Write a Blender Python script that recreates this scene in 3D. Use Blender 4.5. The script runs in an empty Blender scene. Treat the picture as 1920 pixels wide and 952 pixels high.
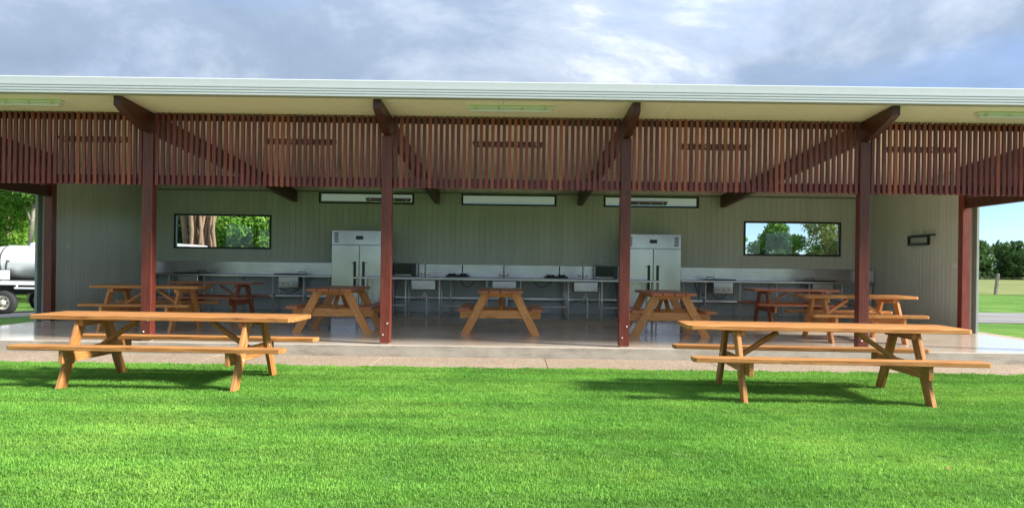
import bpy, math, random
import numpy as np
from mathutils import Matrix, Vector, Euler

random.seed(7)
rng = np.random.default_rng(7)
SC = bpy.context.scene
COL = SC.collection
R = math.radians

# ------------------------------------------------------------------ camera
CAM_Z = 1.38
cd = bpy.data.cameras.new('camera')
cam = bpy.data.objects.new('camera', cd); COL.objects.link(cam)
cam.location = (0, 0, CAM_Z)
cam.rotation_euler = (R(90), -0.013, 0)
cd.sensor_width = 36.0
cd.lens = 36.0 * 1443 / 1920
cd.shift_y = 21 / 1920
cd.clip_start = 0.1; cd.clip_end = 3000
SC.camera = cam

# ------------------------------------------------------------------ world, sun, exposure
SUN = Vector((0.815, -0.234, 0.53)).normalized()
EL = math.asin(SUN.z); AZ = math.atan2(SUN.x, SUN.y)
w = bpy.data.worlds.new('World'); SC.world = w; w.use_nodes = True
nt = w.node_tree; nt.nodes.clear()
def wn(t, **k):
    n = nt.nodes.new(t)
    for a, b in k.items(): setattr(n, a, b)
    return n
def wl(a, b): nt.links.new(a, b)
out = wn('ShaderNodeOutputWorld')
sky = wn('ShaderNodeTexSky', sky_type='NISHITA', sun_disc=False, sun_elevation=EL, sun_rotation=AZ)
sky.air_density = 1.0; sky.dust_density = 0.6; sky.ozone_density = 2.0
bg1 = wn('ShaderNodeBackground'); bg1.inputs['Strength'].default_value = 0.075
tint = wn('ShaderNodeMix', data_type='RGBA', blend_type='MULTIPLY'); tint.inputs[0].default_value = 1.0
wl(sky.outputs[0], tint.inputs[6]); tint.inputs[7].default_value = (0.58, 0.80, 1.15, 1)
wl(tint.outputs[2], bg1.inputs['Color'])
tc = wn('ShaderNodeTexCoord'); sep = wn('ShaderNodeSeparateXYZ'); wl(tc.outputs['Generated'], sep.inputs[0])
mx = wn('ShaderNodeMath', operation='MAXIMUM'); wl(sep.outputs['Z'], mx.inputs[0]); mx.inputs[1].default_value = 0.0
ad = wn('ShaderNodeMath', operation='ADD'); wl(mx.outputs[0], ad.inputs[0]); ad.inputs[1].default_value = 0.24
dx = wn('ShaderNodeMath', operation='DIVIDE'); wl(sep.outputs['X'], dx.inputs[0]); wl(ad.outputs[0], dx.inputs[1])
dy = wn('ShaderNodeMath', operation='DIVIDE'); wl(sep.outputs['Y'], dy.inputs[0]); wl(ad.outputs[0], dy.inputs[1])
cmb = wn('ShaderNodeCombineXYZ'); wl(dx.outputs[0], cmb.inputs[0]); wl(dy.outputs[0], cmb.inputs[1])
def wnoise(scale, detail, rough, dist, off):
    mp = wn('ShaderNodeMapping'); mp.inputs['Location'].default_value = off; wl(cmb.outputs[0], mp.inputs[0])
    n = wn('ShaderNodeTexNoise'); n.inputs['Scale'].default_value = scale; n.inputs['Detail'].default_value = detail
    n.inputs['Roughness'].default_value = rough; n.inputs['Distortion'].default_value = dist
    wl(mp.outputs[0], n.inputs['Vector']); return n
n1 = wnoise(0.9, 6, 0.55, 0.5, (-0.0985, -9.3531, 0))
cov = wn('ShaderNodeValToRGB'); wl(n1.outputs['Fac'], cov.inputs[0])
cov.color_ramp.elements[0].position = 0.30; cov.color_ramp.elements[0].color = (0.72,)*3 + (1,)
cov.color_ramp.elements[1].position = 0.52; cov.color_ramp.elements[1].color = (1, 1, 1, 1)
n2 = wnoise(1.25, 12, 0.60, 0.25, (5.49645, -10.30081, 0))
ccol = wn('ShaderNodeValToRGB'); wl(n2.outputs['Fac'], ccol.inputs[0])
cr = ccol.color_ramp
cr.elements[0].position = 0.32; cr.elements[0].color = (0.102, 0.136, 0.188, 1)
cr.elements[1].position = 0.70; cr.elements[1].color = (0.46, 0.47, 0.485, 1)
e = cr.elements.new(0.46); e.color = (0.134, 0.170, 0.228, 1)
e = cr.elements.new(0.57); e.color = (0.212, 0.244, 0.295, 1)
bg2 = wn('ShaderNodeBackground')
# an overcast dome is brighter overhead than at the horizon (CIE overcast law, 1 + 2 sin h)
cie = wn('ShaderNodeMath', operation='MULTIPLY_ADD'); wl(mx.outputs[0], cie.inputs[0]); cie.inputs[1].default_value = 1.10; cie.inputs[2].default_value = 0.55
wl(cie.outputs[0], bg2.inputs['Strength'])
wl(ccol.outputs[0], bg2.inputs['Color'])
# clouds thin out to clear sky towards the horizon
hz = wn('ShaderNodeMapRange'); wl(sep.outputs['Z'], hz.inputs['Value'])
hz.inputs['From Min'].default_value = 0.0; hz.inputs['From Max'].default_value = 0.17
mul = wn('ShaderNodeMath', operation='MULTIPLY'); wl(cov.outputs[0], mul.inputs[0]); wl(hz.outputs[0], mul.inputs[1])
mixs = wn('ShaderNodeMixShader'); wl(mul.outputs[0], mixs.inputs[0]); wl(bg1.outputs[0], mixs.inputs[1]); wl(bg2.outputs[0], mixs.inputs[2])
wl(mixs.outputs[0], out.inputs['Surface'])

sl = bpy.data.lights.new('sun', 'SUN'); sl.energy = 3.0; sl.angle = R(10); sl.color = (1.0, 0.955, 0.88)
so = bpy.data.objects.new('sun', sl); COL.objects.link(so); so.location = (20, -6, 14)
so.rotation_euler = (-SUN).to_track_quat('-Z', 'Y').to_euler()

vs = SC.view_settings
SC.display_settings.display_device = 'sRGB'
vs.view_transform = 'Standard'; vs.look = 'None'; vs.exposure = 1.98; vs.gamma = 1.0; vs.use_curve_mapping = False
cy = SC.cycles
cy.max_bounces = 10; cy.diffuse_bounces = 6; cy.glossy_bounces = 5; cy.transmission_bounces = 6; cy.transparent_max_bounces = 12
cy.caustics_reflective = False; cy.caustics_refractive = False
cy.use_denoising = True
cy.sample_clamp_indirect = 6.0

# ------------------------------------------------------------------ materials
def srgb(r, g, b):
    f = lambda c: (c/12.92 if c <= 0.04045 else ((c+0.055)/1.055)**2.4)
    return (f(r/255), f(g/255), f(b/255), 1)
class MT:
    def __init__(s, name):
        s.m = bpy.data.materials.new(name); s.m.use_nodes = True
        s.t = s.m.node_tree; s.t.nodes.clear()
        s.o = s.n('ShaderNodeOutputMaterial'); s.p = s.n('ShaderNodeBsdfPrincipled')
        s.l(s.p.outputs[0], s.o.inputs['Surface'])
    def n(s, t, **k):
        n = s.t.nodes.new(t)
        for a, b in k.items(): setattr(n, a, b)
        return n
    def l(s, a, b): s.t.links.new(a, b)
    def co(s, kind='Object', scale=(1,1,1), rand=False):
        if kind == 'World':
            g = s.n('ShaderNodeNewGeometry'); src = g.outputs['Position']
        else:
            c = s.n('ShaderNodeTexCoord'); src = c.outputs[kind]
        if rand:
            oi = s.n('ShaderNodeObjectInfo'); mm = s.n('ShaderNodeMath', operation='MULTIPLY'); mm.inputs[1].default_value = 57.0
            s.l(oi.outputs['Random'], mm.inputs[0])
            va = s.n('ShaderNodeVectorMath', operation='ADD'); s.l(src, va.inputs[0]); s.l(mm.outputs[0], va.inputs[1]); src = va.outputs[0]
        mp = s.n('ShaderNodeMapping'); mp.inputs['Scale'].default_value = scale; s.l(src, mp.inputs[0]); return mp.outputs[0]
    def noise(s, vec, scale, detail=5, rough=0.55, dist=0.0):
        n = s.n('ShaderNodeTexNoise'); s.l(vec, n.inputs['Vector'])
        n.inputs['Scale'].default_value = scale; n.inputs['Detail'].default_value = detail
        n.inputs['Roughness'].default_value = rough; n.inputs['Distortion'].default_value = dist
        return n.outputs['Fac']
    def ramp(s, fac, stops):
        r = s.n('ShaderNodeValToRGB'); s.l(fac, r.inputs[0]); c = r.color_ramp
        while len(c.elements) < len(stops): c.elements.new(0.5)
        for e, (p, col) in zip(c.elements, stops):
            e.position = p; e.color = col if len(col) == 4 else (*col, 1)
        return r.outputs[0]
    def mix(s, fac, a, b, mode='MIX'):
        n = s.n('ShaderNodeMix', data_type='RGBA', blend_type=mode)
        for sock, v in ((n.inputs[0], fac), (n.inputs[6], a), (n.inputs[7], b)):
            if hasattr(v, 'links') or hasattr(v, 'is_linked'): s.l(v, sock)
            else: sock.default_value = v
        return n.outputs[2]
    def rnd(s):
        return s.n('ShaderNodeObjectInfo').outputs['Random']
    def bump(s, h, strength=0.3, dist=0.01):
        b = s.n('ShaderNodeBump'); b.inputs['Strength'].default_value = strength; b.inputs['Distance'].default_value = dist
        s.l(h, b.inputs['Height']); s.l(b.outputs[0], s.p.inputs['Normal'])
    def set(s, color=None, rough=None, metal=None, spec=None):
        for k, v in (('Base Color', color), ('Roughness', rough), ('Metallic', metal), ('Specular IOR Level', spec)):
            if v is None: continue
            if hasattr(v, 'is_linked'): s.l(v, s.p.inputs[k])
            else: s.p.inputs[k].default_value = v
        return s.m

def g4(v): return (v, v, v, 1)
def plain(name, col, rough=0.6, metal=0.0, var=0.10, spec=None):
    m = MT(name); n = m.noise(m.co('Object', rand=True), 6, 6)
    a = tuple(c*(1-var) for c in col[:3]) + (1,); b = tuple(min(1, c*(1+var)) for c in col[:3]) + (1,)
    c = m.ramp(n, [(0.3, a), (0.7, b)])
    return m.set(c, rough, metal, spec)

def wood(name, dark, mid, light, odd=None, rough=0.5, grain=1.0, spec=None, worn=None):
    m = MT(name)
    v = m.co('Object', (1.2, 22*grain, 22*grain), rand=True)
    n = m.noise(v, 2.2, 7, 0.6, 0.6)
    c = m.ramp(n, [(0.28, dark), (0.5, mid), (0.75, light)])
    fine = m.noise(m.co('Object', (3, 130, 130), rand=True), 2.0, 3, 0.6)
    c = m.mix(0.42, c, m.ramp(fine, [(0.35, g4(0.40)), (0.65, g4(1.0))]), 'MULTIPLY')
    kn = m.noise(m.co('Object', (1.6, 5, 5), rand=True), 1.6, 2, 0.5)
    c = m.mix(m.ramp(kn, [(0.66, g4(0)), (0.74, g4(0.75))]), c, tuple(x*0.55 for x in dark[:3]) + (1,))
    if worn:
        wv = m.noise(m.co('Object', (1.0, 4, 4), rand=True), 2.6, 6, 0.65, 0.4)
        c = m.mix(m.ramp(wv, [(0.48, g4(0)), (0.75, g4(0.55))]), c, worn)
    r = m.rnd()
    c = m.mix(1.0, c, m.ramp(r, [(0.0, g4(0.72)), (1.0, g4(1.0))]), 'MULTIPLY')
    if odd:
        r2 = m.n('ShaderNodeMath', operation='FRACT'); mm = m.n('ShaderNodeMath', operation='MULTIPLY'); mm.inputs[1].default_value = 37.7
        m.l(m.rnd(), mm.inputs[0]); m.l(mm.outputs[0], r2.inputs[0])
        c = m.mix(m.ramp(r2.outputs[0], [(0.70, g4(0)), (0.95, g4(0.85))]), c, m.mix(0.5, odd, c))
    m.bump(fine, 0.15, 0.003)
    return m.set(c, rough, 0, spec)

M = {}
M['table'] = wood('oiled_timber', srgb(132, 78, 38), srgb(190, 128, 68), srgb(222, 164, 100), rough=0.55, spec=0.3, worn=srgb(172, 132, 92))
M['table_red'] = wood('oiled_red_timber', srgb(142, 74, 50), srgb(186, 108, 72), srgb(210, 136, 94), rough=0.35)
M['table_gold'] = wood('oiled_gold_timber', srgb(192, 116, 58), srgb(224, 152, 84), srgb(238, 176, 106), rough=0.4)
M['post'] = wood('stained_hardwood', srgb(86, 34, 25), srgb(118, 48, 35), srgb(140, 68, 52), rough=0.42, worn=srgb(112, 62, 54))
M['slat'] = wood('stained_slat', srgb(100, 38, 37), srgb(138, 58, 57), srgb(162, 80, 77), odd=srgb(196, 104, 72), rough=0.5)
M['dark_timber'] = wood('dark_stained_beam', srgb(60, 28, 21), srgb(84, 40, 29), srgb(104, 54, 39), rough=0.45)

def mat_wall():
    m = MT('painted_cladding'); n = m.noise(m.co('Object', (1, 1, 0.25), rand=True), 3, 5)
    c = m.ramp(n, [(0.3, srgb(200, 207, 204)), (0.7, srgb(209, 216, 213))])
    c = m.mix(1.0, c, m.ramp(m.rnd(), [(0, g4(0.92)), (1, g4(1.0))]), 'MULTIPLY')
    return m.set(c, 0.42)
M['wall'] = mat_wall()
M['trim'] = plain('pale_green_trim', srgb(138, 150, 144), 0.4)
M['ceiling'] = plain('cream_ceiling', srgb(248, 240, 230), 0.6, var=0.03)
M['white_steel'] = plain('off_white_steel', srgb(178, 182, 182), 0.35, var=0.02)
M['soffit_white'] = plain('white_soffit', srgb(246, 240, 240), 0.5, var=0.02)
M['black'] = plain('black_metal', srgb(22, 22, 22), 0.4)
M['black_plastic'] = plain('black_plastic', srgb(16, 16, 18), 0.3)
M['white_plastic'] = plain('white_plastic', srgb(225, 225, 220), 0.4, var=0.03)
M['pvc'] = plain('white_pvc', srgb(214, 216, 212), 0.35, var=0.04)
M['bolt'] = plain('galvanised_bolt', srgb(214, 200, 180), 0.4, 0.4)
M['tube'] = plain('steel_tube', srgb(224, 222, 222), 0.35, 0.3)
M['rubber'] = plain('tyre_rubber', srgb(44, 44, 44), 0.85)
M['rim'] = plain('cream_rim', srgb(222, 214, 190), 0.5)
M['truck_white'] = plain('white_paint', srgb(232, 234, 234), 0.3, var=0.03)
M['chassis'] = plain('dark_chassis', srgb(46, 44, 42), 0.7)
M['weathered'] = wood('weathered_grey_timber', srgb(92, 86, 78), srgb(128, 120, 108), srgb(158, 150, 138), rough=0.85)

def mat_steel(name, lo, hi, axis, base=0.62):
    m = MT(name)
    sc = {'x': (1.5, 90, 90), 'z': (90, 90, 1.5)}[axis]
    n = m.noise(m.co('Object', sc, rand=True), 1.5, 4)
    big = m.noise(m.co('Object', rand=True), 2.2, 4)
    r = m.n('ShaderNodeMapRange'); m.l(n, r.inputs[0]); r.inputs['To Min'].default_value = lo; r.inputs['To Max'].default_value = hi
    c = m.ramp(big, [(0.3, (base*0.88, base*0.80, base*0.82, 1)), (0.7, (base*1.1, base*1.0, base*1.02, 1))])
    m.bump(n, 0.05, 0.002)
    return m.set(c, r.outputs[0], 1.0)
M['steel'] = mat_steel('brushed_steel', 0.12, 0.26, 'z', 0.40)
M['steel_h'] = mat_steel('brushed_steel_bench', 0.16, 0.34, 'x', 0.44)

def mat_tank():
    m = MT('polished_tank'); n = m.noise(m.co('Object'), 2, 4)
    m.bump(n, 0.1, 0.02)
    return m.set(m.ramp(n, [(0.3, g4(0.74)), (0.7, g4(0.83))]), 0.32, 0.12)
M['tank'] = mat_tank()

def mat_glass():
    m = MT('window_glass'); m.t.nodes.remove(m.p)
    t = m.n('ShaderNodeBsdfTransparent'); t.inputs[0].default_value = (0.93, 0.96, 0.95, 1)
    g = m.n('ShaderNodeBsdfGlossy'); g.inputs['Roughness'].default_value = 0.02
    lw = m.n('ShaderNodeFresnel'); lw.inputs['IOR'].default_value = 1.45
    mm = m.n('ShaderNodeMath', operation='MULTIPLY'); m.l(lw.outputs[0], mm.inputs[0]); mm.inputs[1].default_value = 0.8
    ms = m.n('ShaderNodeMixShader'); m.l(mm.outputs[0], ms.inputs[0]); m.l(t.outputs[0], ms.inputs[1]); m.l(g.outputs[0], ms.inputs[2])
    m.l(ms.outputs[0], m.o.inputs['Surface']); return m.m
M['glass'] = mat_glass()
M['dark_glass'] = plain('dark_glass', srgb(12, 14, 18), 0.12, var=0.02, spec=0.25)

def mat_floor():
    m = MT('polished_concrete')
    v = m.co('World')
    a = m.noise(v, 0.7, 6, 0.6, 0.3); b = m.noise(v, 60, 3); st = m.noise(v, 0.5, 4, 0.5, 0.2)
    c = m.ramp(a, [(0.3, srgb(196, 180, 162)), (0.7, srgb(212, 198, 181))])
    c = m.mix(0.22, c, m.ramp(b, [(0.35, g4(0.55)), (0.65, g4(1))]), 'MULTIPLY')
    r = m.n('ShaderNodeMapRange'); m.l(st, r.inputs[0]); r.inputs['From Min'].default_value = 0.3; r.inputs['From Max'].default_value = 0.7
    r.inputs['To Min'].default_value = 0.07; r.inputs['To Max'].default_value = 0.20
    return m.set(c, r.outputs[0], 0, 0.5)
M['floor'] = mat_floor()

def mat_edge():
    m = MT('rough_concrete_edge'); v = m.co('World')
    a = m.noise(v, 3.0, 8, 0.65); b = m.noise(m.co('World', (1.1, 1, 6)), 1.4, 6, 0.7, 0.4)
    c = m.ramp(a, [(0.3, srgb(146, 138, 124)), (0.7, srgb(172, 164, 150))])
    c = m.mix(m.ramp(b, [(0.50, g4(0)), (0.66, g4(0.6))]), c, srgb(112, 106, 94))
    f = m.noise(v, 90, 3); m.bump(f, 0.4, 0.006)
    return m.set(c, 0.85)
M['edge'] = mat_edge()

def mat_aggregate():
    m = MT('exposed_aggregate'); v = m.co('World')
    vo = m.n('ShaderNodeTexVoronoi'); m.l(v, vo.inputs['Vector']); vo.inputs['Scale'].default_value = 70
    sep_ = m.n('ShaderNodeSeparateColor'); m.l(vo.outputs['Color'], sep_.inputs[0])
    c = m.ramp(sep_.outputs[0], [(0.0, srgb(112, 96, 78)), (0.4, srgb(150, 130, 108)), (0.75, srgb(164, 145, 124)), (1.0, srgb(186, 172, 154))])
    a = m.noise(v, 0.9, 6, 0.6)
    c = m.mix(1.0, c, m.ramp(a, [(0.3, g4(0.80)), (0.7, g4(1))]), 'MULTIPLY')
    m.bump(vo.outputs['Distance'], 0.4, 0.006)
    return m.set(c, 0.8)
M['aggregate'] = mat_aggregate()

def mat_asphalt():
    m = MT('worn_asphalt'); v = m.co('World')
    a = m.noise(v, 0.5, 5); b = m.noise(v, 40, 3)
    c = m.ramp(a, [(0.3, srgb(112, 109, 107)), (0.7, srgb(132, 128, 125))])
    c = m.mix(0.5, c, m.ramp(b, [(0.3, g4(0.6)), (0.7, g4(1))]), 'MULTIPLY')
    return m.set(c, 0.9)
M['asphalt'] = mat_asphalt()

def grass_color(m, v, base=1.0):
    a = m.noise(v, 0.55, 5, 0.6, 0.4); b = m.noise(m.co('World', (0.22, 2.6, 1)), 1.0, 4, 0.6, 0.3); d = m.noise(v, 14, 4, 0.7)
    c = m.ramp(a, [(0.28, srgb(98, 148, 60)), (0.5, srgb(121, 170, 73)), (0.72, srgb(152, 190, 88))])
    c = m.mix(1.0, c, m.ramp(b, [(0.36, g4(0.70*base)), (0.62, g4(1.0*base))]), 'MULTIPLY')
    c = m.mix(0.32, c, m.ramp(d, [(0.3, g4(0.45)), (0.7, g4(1))]), 'MULTIPLY')
    y = m.noise(v, 2.3, 5, 0.7, 0.5)
    c = m.mix(m.ramp(y, [(0.60, g4(0)), (0.80, g4(0.45))]), c, srgb(158, 166, 84))
    return c
def mat_ground():
    m = MT('lawn_ground'); v = m.co('World'); c = grass_color(m, v, 0.60)
    f = m.noise(v, 45, 4, 0.7); m.bump(f, 0.8, 0.03)
    return m.set(c, 0.9, 0, 0.1)
M['lawn'] = mat_ground()
def mat_soil():
    m = MT('turf_soil'); v = m.co('World'); n = m.noise(v, 9, 5, 0.7)
    c = m.ramp(n, [(0.3, srgb(58, 88, 36)), (0.7, srgb(82, 114, 50))])
    return m.set(c, 0.95, 0, 0.1)
M['soil'] = mat_soil()
def mat_field():
    m = MT('rough_pasture'); v = m.co('World')
    a = m.noise(v, 0.3, 6, 0.65); b = m.noise(v, 3, 5, 0.7)
    c = m.ramp(a, [(0.3, srgb(98, 112, 62)), (0.7, srgb(134, 138, 86))])
    c = m.mix(0.5, c, m.ramp(b, [(0.3, g4(0.55)), (0.7, g4(1))]), 'MULTIPLY')
    return m.set(c, 0.95, 0, 0.1)
M['field'] = mat_field()
def mat_blade():
    m = MT('grass_blade'); v = m.co('World')
    c = grass_color(m, v, 1.25)
    oi = m.rnd()
    c = m.mix(0.6, c, m.ramp(oi, [(0, srgb(205, 225, 200)), (0.5, srgb(230, 240, 215)), (1, srgb(250, 252, 225))]), 'MULTIPLY')
    m.set(c, 0.55, 0, 0.25)
    tr = m.n('ShaderNodeBsdfTranslucent'); m.l(c, tr.inputs[0])
    ms = m.n('ShaderNodeMixShader'); ms.inputs[0].default_value = 0.35
    m.l(m.p.outputs[0], ms.inputs[1]); m.l(tr.outputs[0], ms.inputs[2]); m.l(ms.outputs[0], m.o.inputs['Surface'])
    return m.m
M['blade'] = mat_blade()
def mat_leaf(name, a, b, c3):
    m = MT(name)
    v = m.co('World'); n = m.noise(v, 1.6, 4, 0.6); d = m.noise(v, 17, 2)
    c = m.ramp(n, [(0.3, a), (0.52, b), (0.75, c3)])
    c = m.mix(0.6, c, m.ramp(d, [(0.3, g4(0.5)), (0.7, g4(1))]), 'MULTIPLY')
    m.set(c, 0.6, 0, 0.12)
    tr = m.n('ShaderNodeBsdfTranslucent'); m.l(c, tr.inputs[0])
    ms = m.n('ShaderNodeMixShader'); ms.inputs[0].default_value = 0.35
    m.l(m.p.outputs[0], ms.inputs[1]); m.l(tr.outputs[0], ms.inputs[2]); m.l(ms.outputs[0], m.o.inputs['Surface'])
    return m.m
M['leaf_bright'] = mat_leaf('bright_leaf', srgb(84, 130, 46), srgb(120, 166, 62), srgb(166, 198, 88))
M['leaf_mid'] = mat_leaf('mid_leaf', srgb(70, 108, 46), srgb(98, 140, 58), srgb(136, 170, 78))
M['leaf_dark'] = mat_leaf('dark_leaf', srgb(42, 66, 36), srgb(62, 92, 44), srgb(90, 118, 58))
M['leaf_olive'] = mat_leaf('olive_leaf', srgb(82, 100, 48), srgb(116, 132, 66), srgb(150, 158, 92))
M['bark_pale'] = wood('pale_bark', srgb(128, 116, 100), srgb(172, 160, 142), srgb(204, 194, 178), rough=0.9, grain=0.3)
M['bark_tan'] = wood('tan_bark', srgb(96, 74, 58), srgb(142, 112, 90), srgb(178, 150, 124), rough=0.9, grain=0.5)
M['bark_dark'] = wood('dark_bark', srgb(60, 50, 42), srgb(88, 76, 64), srgb(112, 100, 86), rough=0.95, grain=0.3)
M['dry_leaf'] = plain('dry_leaf', srgb(150, 96, 62), 0.8)

# ------------------------------------------------------------------ mesh helpers
def mesh(name, verts, faces, mat, smooth=False):
    me = bpy.data.meshes.new(name)
    me.from_pydata([tuple(map(float, v)) for v in verts], [], faces)
    if mat: me.materials.append(M[mat] if isinstance(mat, str) else mat)
    if smooth:
        for p in me.polygons: p.use_smooth = True
    me.update(); return me

def d_cbox(sx, sy, sz, c=0.004):
    """chamfered box centred on the origin"""
    hx, hy, hz = sx/2, sy/2, sz/2; c = min(c, hx*0.45, hy*0.45, hz*0.45)
    V = []; idx = {}
    for ix in (-1, 1):
        for iy in (-1, 1):
            for iz in (-1, 1):
                for a in range(3):
                    p = [ix*(hx-c), iy*(hy-c), iz*(hz-c)]
                    p[a] = (ix*hx, iy*hy, iz*hz)[a]
                    idx[ix, iy, iz, a] = len(V); V.append(p)
    F = []
    def add(f):
        n = Vector((0, 0, 0)); P = [Vector(V[i]) for i in f]
        n = (P[1]-P[0]).cross(P[2]-P[0]); cen = sum(P, Vector())/len(P)
        F.append(f if n.dot(cen) > 0 else f[::-1])
    for a in range(3):
        o = [b for b in range(3) if b != a]
        for s in (-1, 1):
            f = []
            for u, v in ((-1, -1), (1, -1), (1, 1), (-1, 1)):
                k = [0, 0, 0]; k[a] = s; k[o[0]] = u; k[o[1]] = v; f.append(idx[(*k, a)])
            add(f)
        for u in (-1, 1):
            for v in (-1, 1):
                k1 = [0, 0, 0]; k1[o[0]] = u; k1[o[1]] = v; k2 = list(k1); k1[a] = -1; k2[a] = 1
                add([idx[(*k1, o[0])], idx[(*k2, o[0])], idx[(*k2, o[1])], idx[(*k1, o[1])]])
    for ix in (-1, 1):
        for iy in (-1, 1):
            for iz in (-1, 1): add([idx[ix, iy, iz, 0], idx[ix, iy, iz, 1], idx[ix, iy, iz, 2]])
    return V, F

class MB:
    """collects shapes for ONE mesh"""
    def __init__(s): s.v = []; s.f = []
    def add(s, V, F, T=None):
        b = len(s.v)
        s.v += [tuple(T @ Vector(v)) if T else tuple(v) for v in V]
        s.f += [[i+b for i in f] for f in F]; return s
    def box(s, x0, x1, y0, y1, z0, z1, c=0.004):
        V, F = d_cbox(x1-x0, y1-y0, z1-z0, c)
        return s.add(V, F, Matrix.Translation(((x0+x1)/2, (y0+y1)/2, (z0+z1)/2)))
    def tube(s, pts, r, n=8, cap=True):
        pts = [Vector(p) for p in pts]; rr = r if isinstance(r, (list, tuple)) else [r]*len(pts)
        b = len(s.v); up = None
        for i, p in enumerate(pts):
            t = (pts[min(i+1, len(pts)-1)] - pts[max(i-1, 0)]).normalized()
            if up is None: up = Vector((0, 0, 1)) if abs(t.z) < 0.9 else Vector((1, 0, 0))
            a = t.cross(up).normalized(); c_ = a.cross(t).normalized(); up = c_
            for k in range(n):
                q = p + rr[i]*(math.cos(2*math.pi*k/n)*a + math.sin(2*math.pi*k/n)*c_); s.v.append(tuple(q))
        for i in range(len(pts)-1):
            for k in range(n):
                s.f.append([b+i*n+k, b+i*n+(k+1) % n, b+(i+1)*n+(k+1) % n, b+(i+1)*n+k])
        if cap:
            s.f.append([b+k for k in range(n)][::-1]); s.f.append([b+(len(pts)-1)*n+k for k in range(n)])
        return s
    def lathe(s, prof, n=20, T=None, cap=True):
        """profile of (radius, height) turned about local Z"""
        V = []; F = []
        for r, z in prof:
            for k in range(n): V.append((r*math.cos(2*math.pi*k/n), r*math.sin(2*math.pi*k/n), z))
        for i in range(len(prof)-1):
            for k in range(n): F.append([i*n+k, i*n+(k+1) % n, (i+1)*n+(k+1) % n, (i+1)*n+k])
        if cap: F.append(list(range(n))[::-1]); F.append([(len(prof)-1)*n+k for k in range(n)])
        return s.add(V, F, T)
    def me(s, name, mat, smooth=False): return mesh(name, s.v, s.f, mat, smooth)

WM = {}
def T(x, y, z): return Matrix.Translation((x, y, z))
def obj(name, me, parent=None, W=None):
    """link ONE object at world matrix W (in the frame of the thing when a prototype)"""
    o = bpy.data.objects.new(name, me); COL.objects.link(o)
    W = W or Matrix()
    if parent is not None:
        o.parent = parent; o.matrix_local = WM[parent.name].inverted() @ W
    else: o.matrix_world = W
    WM[o.name] = W
    return o
def tag(o, label, cat, group=None):
    o['label'] = label; o['category'] = cat
    if group: o['group'] = group
    return o
def thing(name, label, cat, loc=(0, 0, 0), group=None):
    o = obj(name, None, None, T(*loc)); o.empty_display_size = 0.2
    return tag(o, label, cat, group)
def struct(name, me):
    o = obj(name, me); o['kind'] = 'structure'; return o
def kids(o): return [c for c in bpy.data.objects if c.parent == o]
def copy_tree(o, parent=None, tree=None):
    c = o.copy(); COL.objects.link(c); c.parent = parent
    for ch in tree[o.name]: copy_tree(ch, c, tree)
    return c
_cache = {}
def cb(sx, sy, sz, mat, c=0.004):
    k = (round(sx, 4), round(sy, 4), round(sz, 4), mat, c)
    if k not in _cache:
        V, F = d_cbox(sx, sy, sz, c); _cache[k] = mesh('block', V, F, mat)
    return _cache[k]
def block(name, parent, mat, x0, x1, y0, y1, z0, z1, c=0.004):
    return obj(name, cb(x1-x0, y1-y0, z1-z0, mat, c), parent, T((x0+x1)/2, (y0+y1)/2, (z0+z1)/2))
def frame(p0, p1, side):
    """matrix at the middle of p0-p1, X along it, Y towards side"""
    p0, p1 = Vector(p0), Vector(p1); x = (p1-p0).normalized(); y = Vector(side); y = (y - y.dot(x)*x).normalized(); z = x.cross(y)
    m = Matrix((x, y, z)).transposed().to_4x4(); m.translation = (p0+p1)/2
    return m, (p1-p0).length
def plank(name, parent, mat, p0, p1, side, wd, th, c=0.004):
    m, L = frame(p0, p1, side)
    return obj(name, cb(L, wd, th, mat, c), parent, m)

# ------------------------------------------------------------------ key measures (metres)
SLAB = 0.17                       # top of the floor slab above the lawn
BAY = 3.6
PX = [-9.1 + BAY*i for i in range(6)]        # post grid
XL, XR = PX[0], PX[5]
YE, YP, YS, YW, YB = 10.62, 11.65, 15.03, 19.45, 21.35   # front eave, front posts, end posts, back wall, rear eave
def ceil_z(y): return 3.20 + 0.0522*(YW - y)
def ground_z(x, y):
    t = min(1, max(0, (y-12)/5)); t = t*t*(3-2*t)
    return -0.06*min(8, max(0, -x-10.3))*t

# ------------------------------------------------------------------ setting: ground, paths, road, field
def grid(name, xs, ys, mat, dz, fn=ground_z):
    V = [(x, y, fn(x, y)+dz) for y in ys for x in xs]; n = len(xs)
    F = [[j*n+i, j*n+i+1, (j+1)*n+i+1, (j+1)*n+i] for j in range(len(ys)-1) for i in range(n-1)]
    return mesh(name, V, F, mat)
xs = [-600, -200, -80, -40] + [-24+0.75*i for i in range(19)] + [-10, 0, 10, 40, 80, 200, 600]
ys = [-600, -200, -50, -10, 0, 5, 10] + [12+0.5*i for i in range(11)] + [18, 20, 24, 30, 45, 80, 200, 600]
struct('ground', grid('ground', xs, ys, 'lawn', -0.012))
xr = [x for x in xs if -80 <= x <= 80]
struct('road', grid('road', xr, [20.6+0.0*i if i == 0 else 20.6+5.2*i/4 for i in range(5)], 'asphalt', 0.002))
struct('field', grid('field', xs, [46, 60, 100, 180, 320, 600], 'field', 0.004))
mb = MB(); xj = [XL-6, -11.4] + [-9.1+2.4*i for i in range(9)] + [XR+6]; xj = sorted(set(xj))
for a, b in zip(xj[:-1], xj[1:]): mb.box(a+0.004, b-0.004, 10.25, 11.448, -0.1, 0.0, 0.004)
struct('front_path', mb.me('front_path', 'aggregate'))
mb = MB(); mb.box(XR+0.16, XR+1.75, 11.463, 24.0, -0.1, 0.004, 0.003); struct('side_path', mb.me('side_path', 'aggregate'))
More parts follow.
